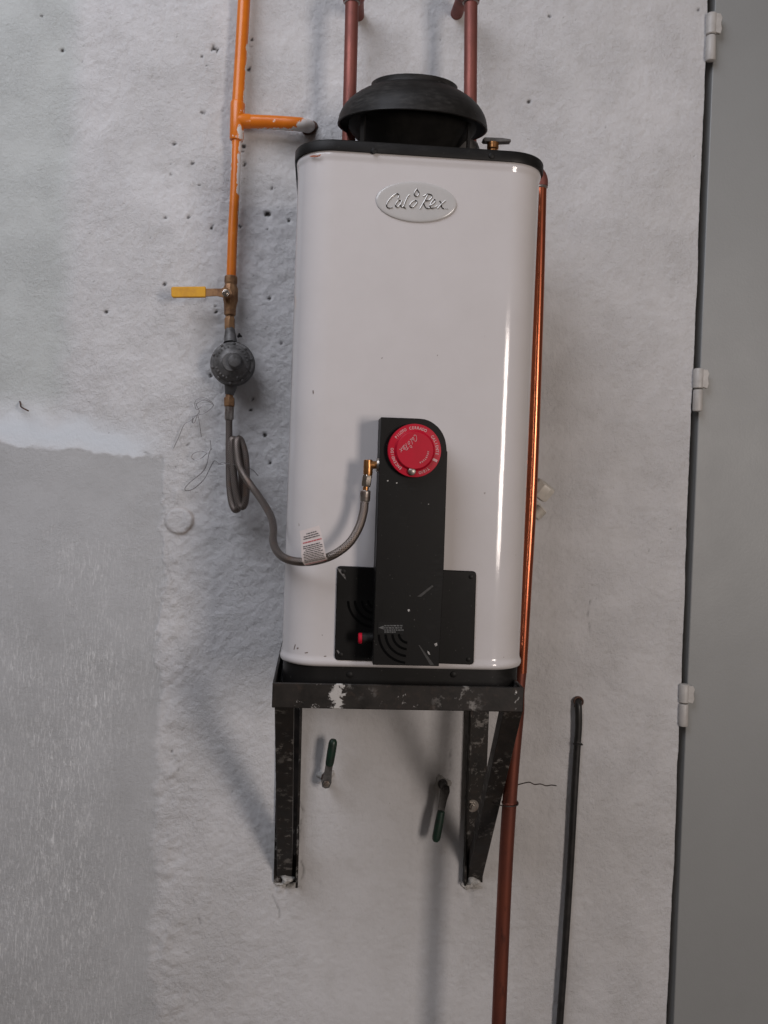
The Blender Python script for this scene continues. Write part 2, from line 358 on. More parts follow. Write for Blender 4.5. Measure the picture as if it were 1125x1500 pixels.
            h[sl] -= .0012*e; pit[sl] = np.maximum(pit[sl], .5*e)
    # round plastered-over box
    rr = np.hypot(px-262, (py-762)*1.05); h += .004*(1-sstep(16, 22, rr+rag*5)); ring = np.exp(-((rr-20+rag*4)/1.6)**2)*sstep(-6, 16, (px-262)+(py-762)*.4)
    ring = np.maximum(ring*.75, .35*np.exp(-((rr-20)/1.3)**2))
    # crumbled plaster where pipes and irons enter
    for a, b, r in ((452, 184, 14), (420, 1296, 16), (690, 1300, 16), (650, 1155, 12), (478, 1148, 12), (846, 1026, 10), (680, 40, 14)):
        e = np.exp(-((px-a)**2+(py-b)**2)/r**2); h += e*(.006*fbm(X, Z, .012, 81, 2))
    flat = h.size; co = np.empty((flat, 3), np.float32); co[:, 0] = X.ravel(); co[:, 1] = -h.ravel(); co[:, 2] = Z.ravel()
    idx = np.arange(flat).reshape(nz, nx)
    q = np.stack([idx[:-1, :-1], idx[:-1, 1:], idx[1:, 1:], idx[1:, :-1]], -1).reshape(-1, 4)
    # the return of the wall at the door opening
    nb = nz; back = np.stack([X[:, -1], np.full(nz, .12), Z[:, -1]], -1).astype(np.float32)
    co = np.vstack([co, back]); e = idx[:, -1]; bi = flat+np.arange(nz)
    q2 = np.stack([e[:-1], bi[:-1], bi[1:], e[1:]], -1); q = np.vstack([q, q2])
    me = bpy.data.meshes.new('plaster_wall'); me.vertices.add(len(co)); me.vertices.foreach_set('co', co.ravel())
    me.loops.add(q.size); me.loops.foreach_set('vertex_index', q.ravel().astype(np.int32))
    me.polygons.add(len(q)); me.polygons.foreach_set('loop_start', np.arange(0, q.size, 4, dtype=np.int32))
    me.update(calc_edges=True); me.validate()
    for nm, arr in (('patch', patch), ('dry', sstep(720, 860, py+rag*60)*(1-.55*np.exp(-((px-205)/40)**2))), ('strip', strip), ('ledge_light', ledge_light), ('pit', pit), ('lump', np.clip(1-.75*mid-.08*sstep(760, 860, px)+.35*lumpy-.75*np.clip(ledge_light*1.3, 0, 1), .15, 1.3)), ('ring', ring)):
        at = me.attributes.new(nm, 'FLOAT', 'POINT')
        at.data.foreach_set('value', np.concatenate([arr.ravel(), np.zeros(nz)]).astype(np.float32))
    me.polygons.foreach_set('use_smooth', [True]*len(me.polygons)); me.set_sharp_from_angle(angle=R(60)); me.materials.append(M_wall)
    o = bpy.data.objects.new('plaster_wall', me); COL.objects.link(o)
    return tag(o, 'rough white painted plaster wall with pits and a grey brushed patch at lower left', 'wall')
WALL = plaster_wall()

# ------------------------------------------------------------------ floor (below the frame)
fm = MB(); fm.add([(-4, .05, 0), (4, .05, 0), (4, -7, 0), (-4, -7, 0)], [(0, 1, 2, 3)])
fm.build('floor', simple('floor_cement', (.17, .145, .12), (.13, .11, .09), 3, (.7, .85), 0, .3, 60), kind='structure')

# ------------------------------------------------------------------ door at the right
ztop, zbot = P(1040, -90).z, P(980, 1590).z
def vline(px0, px1, out):                       # a nearly vertical line read off at the top and bottom of the photo
    a, b = P(px0, 0, out), P(px1, 1500, out)
    return lambda z: a.x+(b.x-a.x)*(z-a.z)/(b.z-a.z)
xl_leaf = vline(1048.5, 987, 0.0); xl_frame = vline(1034, 973, -.045)
door = thing('metal_door', (xl_leaf(zbot), 0, zbot), 'flat grey painted metal door hung on three white hinges beside the wall', 'door')
def slab(fl, width, o0, o1):
    m = MB(); b, tp = fl(zbot), fl(ztop)
    q = [(b, zbot), (b+width, zbot), (tp+width, ztop), (tp, ztop)]
    m.extrude([(x, z) for x, z in q], Vector((0, -o0, 0)), FX, FZ, FO, o1-o0); return m
slab(xl_leaf, .62, -.036, -.002).build('door_leaf', M_door, door, .002)
slab(vline(1034, 973, -.045), .07, -.115, -.042).build('door_jamb', M_frame, door, .001)
for px_, yt, ym, yb, k in ((1042.5, 20, 52, 90, 0), (1023.5, 540, 570, 603, 1), (1002.5, 1002, 1030, 1064, 2)):
    o_ = .006; top, mid, bot = P(px_, yt, o_), P(px_-1, ym, o_), P(px_-2, yb, o_)
    m = MB(); m.lathe([(.0085, 0), (.0100, .002), (.0104, (top-mid).length-.004), (.0088, (top-mid).length-.001), (.004, (top-mid).length)], mid+(top-mid).normalized()*.001, top-mid, 20)
    # leaf welded to the door edge, lumpy with paint
    hgt = (top-mid).length
    m.extrude([(0, .004), (.0125, .001), (.0155, .010), (.0135, .022), (.016, hgt*.75), (.012, hgt-.002), (0, hgt-.002)], mid+Vector((.003, -.001, 0)), FX, (top-mid).normalized(), FO, .007)
    hg = m.build('hinge', M_hinge, door, .001)
    m = MB(); L2 = (mid-bot).length
    m.lathe([(.004, 0), (.0085, .0012), (.0095, .004), (.0092, L2-.003), (.0080, L2-.001)], bot, mid-bot, 20)
    m.build('knuckle', M_hinge, hg)

# ------------------------------------------------------------------ water heater
FRONT = .35                                    # casing front, distance from the wall
DEP = .325; RC = .058
pl, pr = P(425, 600, FRONT-RC), P(774.5, 600, FRONT-RC)
HX, HWID = (pl.x+pr.x)/2, pr.x-pl.x; HY = -(FRONT-DEP/2)
zt = P(600, 212, FRONT).z; zband = P(600, 228, FRONT).z; zbase = P(600, 976, FRONT).z; zfloor = P(600, 1036, FRONT).z+.004
heater = thing('water_heater', (HX, HY, zfloor), 'white enamel gas water heater with black draft hood and red dial', 'water heater')
def shell(levels, name, mat, parent, capt=True, n=14, **kw):
    m = MB(); vs = []; fs = []; N = None
    for z, off in levels:
        o = rrect(HWID+2*off, DEP+2*off, RC+off, n); N = len(o)
        vs += [(HX+a, HY+b, z) for a, b in o]
    for i in range(len(levels)-1):
        fs += [(i*N+k, i*N+(k+1) % N, (i+1)*N+(k+1) % N, (i+1)*N+k) for k in range(N)]
    if capt: fs += [tuple(range(N-1, -1, -1)), tuple((len(levels)-1)*N+k for k in range(N))]
    m.add(vs, fs); return m.build(name, mat, parent, smooth=50, **kw)
shell([(zbase-.004, -.004), (zbase-.002, .0012), (zbase+.001, .0026), (zbase+.004, .0030), (zbase+.007, .0022), (zbase+.010, .0004), (zbase+.014, 0), (zbase+.05, 0),
       (zband-.016, 0), (zband-.012, .0002), (zband-.009, .0016), (zband-.005, .0022), (zband-.001, .0016), (zband+.004, -.002)], 'casing', M_enamel, heater)
lid = shell([(zband-.0005, .001), (zband-.0005, .0052), (zband+.001, .0056), (zt-.003, .0054), (zt-.0008, .004), (zt, .001), (zt+.001, -.01)], 'lid', M_black, heater)
base = shell([(zfloor, -.004), (zfloor+.001, -.0025), (zbase-.003, -.0025), (zbase-.0025, -.006)], 'base_ring', M_black, heater)
for px_ in (548, 720):
    s = P(px_, 221 if px_ < 600 else 228, FRONT+.006); MB().lathe([(.0045, 0), (.0042, .0012), (.002, .002)], s, FO, 14).build('screw', M_black, lid)
for px_ in (512, 664):
    s = P(px_, 988, FRONT-.0025); MB().lathe([(.005, 0), (.0046, .0015), (.002, .0025)], s, FO, 14).build('screw', M_black, base)
M_mark = simple('brown_mark', (.10, .07, .055), (.2, .16, .14), 300, (.5, .7)); M_omark = simple('orange_mark', (.42, .12, .05), (.12, .05, .03), 350, (.5, .7))
def body_out(x, y, off):
    r = RC+off; o_ = FRONT+off
    for _ in range(3):
        X = P(x, y, o_).x; dx = max(0, HX-HWID/2+RC-X, X-(HX+HWID/2-RC)); o_ = FRONT+off-(r-math.sqrt(max(0, r*r-dx*dx)))
    return o_
def mark(pts, off, mt_, par, nm):
    m = MB(); a = [P(x, y, body_out(x, y, off)+.0003) for x, y in pts]; n = len(a)
    m.add(a+[p-FO*.0006 for p in a], [tuple(range(n)), tuple(range(2*n-1, n-1, -1))]+[(i, (i+1) % n, n+(i+1) % n, n+i) for i in range(n)]); m.build(nm, mt_, par)
mark([(453, 228.5), (459, 227.2), (466, 227.6), (470, 225.6), (469, 228.4), (464, 230), (456, 230)], .0056, M_omark, lid, 'paint_mark')
casing_ = [o for o in heater.children if o.name.startswith('casing')][0]
for pts in ([(457.6, 572), (459.2, 571.6), (459.6, 576), (458.4, 577.5)], [(432, 944), (433.2, 944), (431, 952), (430, 951)], [(434.5, 949), (437, 948.2), (437.4, 950), (435, 951)], [(471, 930), (472.6, 929.6), (472.4, 931.4)],
            [(446, 956), (451, 955), (451, 956.4), (447, 957.2)], [(640, 520), (641.2, 519.6), (641, 521.6)], [(474, 961), (478, 960.4), (478, 961.8), (475, 962)]):
    mark(pts, 0, M_mark, casing_, 'scuff_mark')
# draft hood
HO = -HY
rimc = P(604, 187, HO); rim_r = 108*S(HO); colz = P(604, 134, HO).z
hc = Vector((rimc.x, HY, 0)); hd = colz-rimc.z; zr = rimc.z
HAX = Vector((0, -math.sin(R(9)), math.cos(R(9))))
EH = 60*S(HO)
prof = [(rim_r-.003, -.0010), (rim_r-.0005, -.0022), (rim_r+.0010, -.0008), (rim_r+.0004, .0012)]+[(rim_r*math.cos(R(a)), EH*math.sin(R(a))) for a in (5, 10, 16, 22, 28, 34, 40, 46, 51)]
NB = len(prof)
prof += [(rim_r*.590, EH*.80), (rim_r*.578, EH*.815), (rim_r*.575, EH*.84), (rim_r*.575, EH*.925), (rim_r*.562, EH*.94), (rim_r*.55, EH*.925)]
prof2 = [(r-.0022, h-.0015) for r, h in prof[4:NB]][::-1]
m = MB(); m.lathe(prof+[(rim_r*.55, EH*.82)]+prof2+[(rim_r-.003, -.0010)], hc+Vector((0, 0, zr)), HAX, 64, cap=False)
hoodo = m.build('draft_hood', M_hood, heater, smooth=55)
m = MB(); m.lathe([(rim_r*.24, zt-zr), (rim_r*.24, zt-zr+.004), (rim_r*.86, -.002), (rim_r*.86, .0), (rim_r*.24, zt-zr+.008)], hc+Vector((0, 0, zr)), (0, 0, 1), 48, cap=False)
m.build('flue_cone', M_unlit, hoodo)
for ang in (213, 330, 95):
    c_, s_ = math.cos(R(ang)), math.sin(R(ang)); m = MB(); u = Vector((-s_, c_, 0)); rad = Vector((c_, s_, 0))
    b0 = hc+rad*rim_r*.80+Vector((0, 0, zt-.001)); m.extrude([(-.0055, 0), (.0055, 0), (.0055, zr-zt+.022), (-.0055, zr-zt+.022)], b0, u, FZ, rad, .0025)
    m.build('strut', M_black, hoodo)
# pale nipple dome behind the lid edge
s = P(678, 207, .17); oh = s.z-zt; MB().lathe([(.029, 0), (.029, oh-.012), (.026, oh-.005), (.018, oh-.001), (.002, oh)], (s.x, s.y, zt), (0, 0, 1), 28).build('outlet_cap', M_zamak, heater)
# badge with script lettering
STROKES = [[(345, 285), (358, 250), (340, 232), (300, 245), (250, 290), (215, 345), (215, 385), (240, 400), (280, 390)],
 [(378, 310), (345, 315), (320, 350), (320, 382), (345, 385), (380, 340), (392, 312)], [(392, 312), (378, 365), (388, 388), (412, 375)],
 [(483, 240), (455, 270), (422, 350), (415, 393), (437, 400)],
 [(545, 308), (507, 330), (485, 365), (495, 392), (525, 386), (560, 350), (570, 322), (545, 308)],
 [(565, 175), (540, 215), (540, 248), (562, 262), (586, 245), (590, 215), (565, 175)],
 [(695, 245), (650, 325), (602, 410)], [(640, 262), (690, 236), (738, 245), (745, 272), (710, 305), (650, 327), (662, 380), (690, 405), (722, 395)],
 [(725, 370), (765, 345), (785, 312), (765, 300), (735, 335), (722, 375), (735, 402), (775, 392), (812, 368)],
 [(835, 315), (852, 340), (860, 390), (887, 410)], [(905, 310), (860, 350), (808, 407)], [(905, 407), (907, 408)], [(925, 407), (927, 408)]]
bc = P(610, 296, FRONT+.001); bw, bh = 59*S(FRONT), 29*S(FRONT); tilt = R(-2.1)
m = MB(); ring = []
levels = [(1.0, 0), (1.0, .0006), (.985, .0012), (.95, .0016), (.9, .0017), (.85, .0017)]
N = 64; vs = []; fs = []
for sc_, o_ in levels:
    for k in range(N):
        a = 2*math.pi*k/N; vs.append(bc+FX*(bw*sc_*math.cos(a))+FZ*(bh*(1-(1-sc_)*1.8)*math.sin(a))+FO*o_)
for i in range(len(levels)-1): fs += [(i*N+k, i*N+(k+1) % N, (i+1)*N+(k+1) % N, (i+1)*N+k) for k in range(N)]
fs.append(tuple((len(levels)-1)*N+k for k in range(N))); m.add(vs, fs); badge = m.build('badge', M_badge, heater, smooth=40)
m = MB()
for st in STROKES:
    pts = [P(540+x/8.036, 255+y/8.036, FRONT+.0033) for x, y in st]
    m.curve(pts, .00085, 8, 6)
m.build('lettering', M_letter, badge)

# burner plate and control cover
def outline_px(pts, out):
    return [P(x, y, out) for x, y in pts]
def prism_px(pts, o0, o1):
    m = MB(); a = [P(x, y, o1) for x, y in pts]           # face outline at the front, straight back to the casing
    N = len(a); vs = [Vector((p.x, -o0, p.z)) for p in a]+a
    m.add(vs, [tuple(range(N)), tuple(range(2*N-1, N-1, -1))]+[(i, (i+1) % N, N+(i+1) % N, N+i) for i in range(N)]); return m
def roundpoly(pts, rads, n=6):
    out = []; N = len(pts)
    for i in range(N):
        p, a, b = Vector(pts[i]), Vector(pts[i-1]), Vector(pts[(i+1) % N]); r = rads[i]
        if r <= 0: out.append(tuple(p)); continue
        da, db = (a-p).normalized(), (b-p).normalized(); A, B = p+da*r, p+db*r
        for k in range(n+1):
            t_ = k/n; q = A*(1-t_)**2+p*2*t_*(1-t_)*(1)+B*t_*t_
            out.append(tuple(q))
    return out
plate = prism_px(roundpoly([(494, 829), (698, 837), (694, 974), (490, 967)], [6, 6, 6, 6]), FRONT-.001, FRONT+.004).build('burner_plate', M_plate, heater, .0012)
for x, y in ((503, 837), (690, 845), (686, 966), (499, 959)):
    MB().lathe([(.0036, 0), (.0034, .001), (.0015, .0016)], P(x, y, FRONT+.004), FO, 12).build('screw', M_black, plate)
BO = FRONT+.056
cov = [(558, 611), (613, 613)]+[(613+41*math.sin(R(a)), 657-44*math.cos(R(a))) for a in range(12, 90, 8)]+[(654.5, 661), (655.5, 662), (650, 834), (643, 976), (546, 974)]
cover = prism_px(cov, FRONT+.0035, BO).build('control_cover', M_plate, heater, .0015)
def slots(cx, cy, rs, a0, a1, out, parent, clip=9999):
    for r in rs:
        pts = [(cx+r*math.cos(R(a0+(a1-a0)*i/14)), cy+r*math.sin(R(a0+(a1-a0)*i/14))) for i in range(15)]
        pts = [p for p in pts if p[0] < clip]
        m = MB(); inn = [P(cx+(x-cx)*(r-1.6)/r, cy+(y-cy)*(r-1.6)/r, out) for x, y in pts]; ou = [P(cx+(x-cx)*(r+1.6)/r, cy+(y-cy)*(r+1.6)/r, out) for x, y in pts]
        n = len(pts); fr = lambda L, o: [p+FO*o for p in L]
        vs = fr(inn, -.001)+fr(ou, -.001)+fr(ou, .0007)+fr(inn, .0007); fs = []
        for j in range(4):
            for i in range(n-1): fs.append((j*n+i, j*n+i+1, ((j+1) % 4)*n+i+1, ((j+1) % 4)*n+i))
        m.add(vs, fs).build('vent_slot', M_slot, parent)
slots(598, 928, (13.5, 23, 33, 43), 96, 178, BO+.0002, cover)
slots(549, 879, (10, 19, 29, 39), 92, 178, FRONT+.0042, plate, 546)
# lighter button beside the cover
ig = P(548, 935, FRONT+.03); igd = Vector((-1, 0, -.02)).normalized()
b_ = MB().lathe([(.0085, 0), (.0085, .018), (.0078, .0185)], ig, igd, 20).build('igniter_button', M_black, heater, smooth=40)
MB().lathe([(.0082, .0185), (.0082, .0225), (.007, .0238)], ig, igd, 20).build('button_cap', M_red, b_)
# warning sticker on the cover
st_c = [P(x, y, BO+.0004) for x, y in ((554, 910), (592, 912), (591, 930), (553, 928))]
m = MB(); m.add(st_c+[p+FO*.0003 for p in st_c], [(0, 1, 2, 3), (4, 5, 6, 7), (0, 1, 5, 4), (1, 2, 6, 5), (2, 3, 7, 6), (3, 0, 4, 7)]); sticker = m.build('sticker', M_sticker, cover)
m = MB()
def quad(m, pts, out, th=.0002):
    a = [P(x, y, out) for x, y in pts]; b = [p+FO*th for p in a]; n = len(a)
    m.add(a+b, [tuple(range(n)), tuple(range(2*n-1, n-1, -1))]+[(i, (i+1) % n, n+(i+1) % n, n+i) for i in range(n)])
quad(m, [(554.5, 919.5), (562, 916.5), (562, 922)], BO+.0008)
for i, y in enumerate((915.5, 918.7, 921.9, 924.8)):
    x = 563
    while x < (589 if i < 3 else 580):
        w_ = random.uniform(1.6, 4.2); quad(m, [(x, y), (x+w_, y+.15), (x+w_, y+2.0), (x, y+1.9)], BO+.0008); x += w_+.9
m.build('printing', M_printg, sticker)
# faint embossed lines beside the dial
m = MB()
for k in range(3):
    a0 = Vector((565+k*2.2, 637+k*3.0)); a1 = Vector((588-k*1.2+k*3.5, 616.5+k*.6)); n_ = 9
    for i in range(n_):
        q0 = a0.lerp(a1, i/n_); q1 = a0.lerp(a1, (i+.66)/n_); nn = Vector((q1-q0).normalized()); nn = Vector((nn.y, -nn.x))*.8
        quad(m, [q0-nn, q1-nn, q1+nn, q0+nn], BO+.0001, .0004)
m.build('embossed_text', M_black, cover)
# little scars of paint chipped into the cover and plate
M_scuff = simple('scuff', (.42, .40, .38), (.2, .19, .18), 300, (.5, .7)); M_gscuff = simple('grey_scuff', (.16, .15, .145), (.03, .03, .03), 260, (.5, .7))
M_scratch = simple('faint_scratch', (.028, .027, .026), (.010, .010, .010), 200, (.4, .6))
for pts, mt_, o_, nm_, par in ([(597, 893), (600, 892.3), (600.6, 895), (598, 896)], M_scuff, BO, 'paint_scuff', cover), ([(636, 943), (640, 941.5), (640.5, 945.5), (637.5, 947)], M_scuff, BO, 'paint_scuff', cover), \
        ([(626, 953), (629, 955.5), (630, 959.5), (627, 957.5)], M_scuff, BO, 'paint_scuff', cover), ([(567, 703.5), (569, 703), (569, 705), (567, 705.2)], M_scuff, BO, 'paint_scuff', cover), \
        ([(580, 707), (582, 706.5), (582.3, 708), (580.4, 708.4)], M_scuff, BO, 'paint_scuff', cover), ([(627, 738), (628.4, 737.6), (628.4, 739.3), (627, 739.4)], M_scuff, BO, 'paint_scuff', cover), \
        ([(494, 832), (500, 834), (505, 842), (507, 849.5), (503, 845), (497, 838)], M_gscuff, FRONT+.004, 'paint_scuff', plate), ([(493, 953), (495, 952), (500, 960), (498, 961)], M_gscuff, FRONT+.004, 'paint_scuff', plate), \
        ([(613, 945), (614.5, 945), (636, 974), (630, 974)], M_scratch, BO, 'scratch', cover), ([(611, 874), (633, 857), (635, 859), (617, 874)], M_scratch, BO, 'scratch', cover):
    m = MB(); quad(m, pts, o_+.0002, .00015); m.build(nm_, mt_, par)

# dial
dc = P(607.5, 660, BO+.012); dr = 39.5*S(BO+.012); dcb = Vector((dc.x, -BO-.0005, dc.z)); DH = .017
dial = MB().lathe([(dr*.96, 0), (dr, .001), (dr, DH-.008), (dr*.985, DH-.0065), (dr*.76, DH-.0058), (dr*.735, DH-.005), (dr*.70, DH-.001), (dr*.67, DH), (dr*.3, DH), (.001, DH)], dcb, FO, 72).build('dial', M_red, heater, smooth=28)
def glyph(ch):
    cu = bpy.data.curves.new('t', 'FONT'); cu.body = ch; cu.size = 1; cu.align_x = 'CENTER'; cu.resolution_u = 3; cu.offset = .018
    o = bpy.data.objects.new('t', cu); COL.objects.link(o); bpy.context.view_layer.update()
    me = bpy.data.meshes.new_from_object(o.evaluated_get(bpy.context.evaluated_depsgraph_get()))
    vs = [tuple(v.co) for v in me.vertices]; fs = [tuple(p.vertices) for p in me.polygons]
    bpy.data.objects.remove(o); bpy.data.curves.remove(cu); bpy.data.meshes.remove(me); return vs, fs
GL = {}
def ringtext(m, txt, ang_mid, rad, size, step, lift):
    """letters with their tops outward, read clockwise; ang measured clockwise from 12 o'clock"""
    for i, ch in enumerate(txt):
        if ch not in GL: GL[ch] = glyph(ch)
        vs, fs = GL[ch]; a = R(ang_mid+(i-(len(txt)-1)/2)*step)
        up = Vector((math.sin(a), 0, math.cos(a))); rt = Vector((math.cos(a), 0, -math.sin(a)))
        o = dcb+up*rad+FO*lift
        m.add([o+rt*(x*size*.85)+up*(y*size) for x, y, z in vs], fs)
m = MB(); L = DH-.0056
for txt, ang, step in (('PILOTO', -42, 5.9), ('CERRADO', 6.5, 6.6), ('CALIENTE', 73, 6.6), ('TIBIO', 153, 5.6), ('ENCENDIDO', -116, 6.8)):
    ringtext(m, txt, ang, dr*.795, dr*.150, step, L)
ringtext(m, 'ABERTURA', 124, dr*.46, dr*.095, 8.6, DH+.0003)
# index mark on the rim
a = R(113); up = Vector((math.sin(a), 0, math.cos(a))); rt = Vector((math.cos(a), 0, -math.sin(a)))
m.extrude([(-.0018, dr*.75), (.0018, dr*.75), (.0018, dr*.93), (-.0018, dr*.93)], dcb+FO*(L-.0002), rt, up, FO, .0006)
# script name turned half over
dd = Vector((-.69, 0, -.72)); du = Vector((.72, 0, -.69)); k_ = dr*.84/700
for st in STROKES[:11]:
    m.curve([dcb+FO*(DH+.0002)+Vector((-.0095, 0, .0085))+dd*((x-560)*k_)+du*(-(y-320)*k_) for x, y in st], .00036, 5, 4)
m.build('dial_lettering', M_print, dial)
rv = P(603.5, 690.5, BO+DH); rvb = Vector((rv.x, -BO-DH+.007, rv.z))
MB().lathe([(.0060, 0), (.0060, .0045), (.0052, .0062), (.003, .0072), (.0008, .0075)], rvb, FO, 24).build('stud', M_steel, dial)

# relief valve on the lid
v0 = P(722, 214, .22); vz = zt; vl = P(727, 207.5, .22).z-zt
rv_ = thing('relief_valve', (v0.x, v0.y, vz), 'small brass relief valve with grey lever on top of the heater', 'valve')
MB().hexnut((v0.x, v0.y, vz+.0005), (0, 0, 1), .0125, .010).lathe([(.0075, .009), (.0075, vl-.014), (.0098, vl-.012), (.0098, vl-.003), (.006, vl-.002)], (v0.x, v0.y, vz), (0, 0, 1), 20).build('valve_body', M_brass, rv_)
lv = [P(x, y, .22) for x, y in ((706, 206), (709, 203), (735, 204), (747, 206), (747.5, 209.5), (730, 210), (708, 209))]
m = MB(); n = len(lv); m.add([p+Vector((0, .007, 0)) for p in lv]+[p+Vector((0, -.007, 0)) for p in lv], [tuple(range(n)), tuple(range(2*n-1, n-1, -1))]+[(i, (i+1) % n, n+(i+1) % n, n+i) for i in range(n)])
m.build('lever', M_zamak, rv_, .001)

# ------------------------------------------------------------------ wall bracket of angle iron
RO = .378; T = .0045
xa, xb = P(398.5, 1020, RO).x, P(767, 1024, RO).x; ztop_r = P(580, 1003.5, RO).z; zb_r = P(580, 1040, RO).z; RH = ztop_r-zb_r
br = thing('wall_bracket', ((xa+xb)/2, -.19, zb_r), 'dark angle iron wall bracket splashed with white paint carrying the heater', 'bracket')
m = MB(); m.extrude([(0, 0), (RH, 0), (RH, T), (T, T), (T, .036), (0, .036)], Vector((xa, -RO, zb_r)), FZ, (0, 1, 0), FX, xb-xa)
# subdivide the rail front lengthwise so that the splash mask has room
rail = m.build('front_rail', M_rail, br, .0012)
import bmesh
bm = bmesh.new(); bm.from_mesh(rail.data)
for c in range(1, 60):
    g = bm.verts[:]+bm.edges[:]+bm.faces[:]
    bmesh.ops.bisect_plane(bm, geom=g, plane_co=(xa+(xb-xa)*c/60-wloc(br).x, 0, 0), plane_no=(1, 0, 0))
bm.to_mesh(rail.data); bm.free()
at = rail.data.attributes.new('splash', 'FLOAT', 'POINT'); vals = []
for v in rail.data.vertices:
    q = (v.co.x+wloc(br).x-xa)/(xb-xa)*369+398.5; vals.append(max(math.exp(-((q-492)/15)**2), .42*math.exp(-((q-455)/30)**2), .36*math.exp(-((q-590)/70)**2), .7*math.exp(-((q-757)/6)**2)))
at.data.foreach_set('value', vals)
for x, sgn in ((xa, 1), (xb, -1)):
    m = MB(); m.extrude([(0, 0), (.036*sgn, 0), (.036*sgn, T), (T*sgn, T), (T*sgn, RH-.0005), (0, RH-.0005)], Vector((x, .002, zb_r+.0003)), FX, FZ, FO, RO-T-.003)
    m.build('side_rail', M_iron, br, .001)
for (t0, t1, b0, b1, sgn) in ((406, 442, 401, 434.5, 1), (686, 715, 677, 706, -1)):
    # upright bolted flat to the wall
    zt_, zb_ = zb_r+.0, P(b0, 1290).z; xt, xbt = P(t0, 1045).x, P(b0, 1290).x; w_ = P(t1, 1045).x-xt
    m = MB()
    if sgn > 0: m.lbar((xbt+w_, -.004, zb_), (xt+w_, -.004, zt_), (-1, 0, 0), (0, -1, 0), w_, .028, T)
    else: m.lbar((xbt, -.004, zb_), (xt, -.004, zt_), (1, 0, 0), (0, -1, 0), w_, .020, T)
    m.build('upright', M_iron, br, .001)
for (A, B, w_, sgn) in (((402, 1041), (406, 1284), .0285, 1), ((738, 1045), (685, 1286), .0295, -1)):
    a, b = P(A[0], A[1], RO-.012), P(B[0], B[1], .012); b0 = b
    a.z = zb_r-.0005
    d = (a-b).normalized(); n = Vector((1, 0, 0)); n = (n-d*n.dot(d)).normalized(); back = d.cross(n) if d.cross(n).y > 0 else n.cross(d)
    m = MB()
    if sgn > 0: m.lbar(b+n*w_, a+n*w_, -n, back, w_, .03, T)
    else: m.lbar(b, a, n, back, w_, .026, T)
    m.build('brace', M_iron, br, .001)
bp = P(692, 1180, .0088); m = MB(); m.lathe([(.0125, 0), (.012, .002)], bp, FO, 20); m.hexnut(bp+FO*.002, FO, .0075, .005).lathe([(.004, .006), (.0035, .010)], bp, FO, 12); m.build('bolt', M_steel, br)
def blob(m, c, rx, rz, ro, seed):
    rg = random.Random(seed); N, Mn = 16, 7; vs = [Vector(c)+FO*ro]; fs = []
    for i in range(1, Mn+1):
        th = i/Mn*math.pi/2
        for k in range(N):
            a = 2*math.pi*k/N; j = 1+.28*math.sin(3*a+seed)+rg.uniform(-.12, .12); vs.append(Vector(c)+Vector((rx*j*math.sin(th)*math.cos(a), -ro*math.cos(th)*rg.uniform(.7, 1.15), rz*j*math.sin(th)*math.sin(a))))
    fs += [(0, 1+k, 1+(k+1) % N) for k in range(N)]
    for i in range(Mn-1): fs += [(1+i*N+k, 1+(i+1)*N+k, 1+(i+1)*N+(k+1) % N, 1+i*N+(k+1) % N) for k in range(N)]
    return m.add(vs, fs)
for px_, py_, s_ in ((421, 1287, 1), (692, 1290, 2)):
    m = MB(); blob(m, P(px_, py_, .012), .0125, .008, .012, s_); blob(m, P(px_-9, py_+6, .0), .012, .007, .009, s_+4); blob(m, P(px_+6, py_+8, 0), .011, .006, .007, s_+7); m.build('mortar_patch', M_mortar, br, smooth=80)

# ------------------------------------------------------------------ copper pipes
def riser(px0, px1, name, label, ex, wallx):
    o = .118; r = 9.6*S(o); base_ = P(px0, 205, o); top = P(px1, -10, o); zlow = zt-.002
    p0 = Vector((base_.x, base_.y, zlow)); t_ = thing('copper_pipe', p0, label, 'pipe', 'pipes rising behind the draft hood')
    MB().sweep([p0, p0.lerp(top, .5), top], r, 24).build('tube', M_copper, t_)
    er = .024; pts = [top+Vector((0, 0, -.012))]
    for k in range(9):
        a = R(90*k/8); pts.append(top+Vector((wallx*(1-math.cos(a))*er/.03, er*(1-math.cos(a)), er*math.sin(a))))
    pts.append(pts[-1]+Vector((wallx*.4, .012, 0)))
    m = MB(); m.sweep(pts, r*1.22, 24); m.lathe([(r*1.3, -.002), (r*1.36, .001), (r*1.3, .004)], top+Vector((0, 0, -.014)), (0, 0, 1), 24); m.build('elbow', M_copper, t_, smooth=60)
    e = pts[-1]; MB().sweep([e+Vector((0, -.004, 0)), Vector((e.x+wallx, .012, e.z))], r, 24).build('wall_tube', M_copper, t_)
    m = MB(); m.hexnut(Vector((e.x+wallx*.3, e.y-.004, e.z)), (0, 1, 0), r*1.6, .018); m.build('fitting_nut', M_copper, t_, .0008)
    MB().lathe([(r*1.04, 0), (r*1.25, .0015), (r*1.04, .003)], top+Vector((0, 0, -.0185)), (0, 0, 1), 24, cap=False).build('solder_ring', M_solder, t_)
riser(511.5, 516, 'copper_pipe', 'reddish copper pipe rising behind the left side of the draft hood', 0, .007)
riser(691.5, 690, 'copper_pipe', 'reddish copper pipe rising behind the right side of the draft hood', 0, -.004)
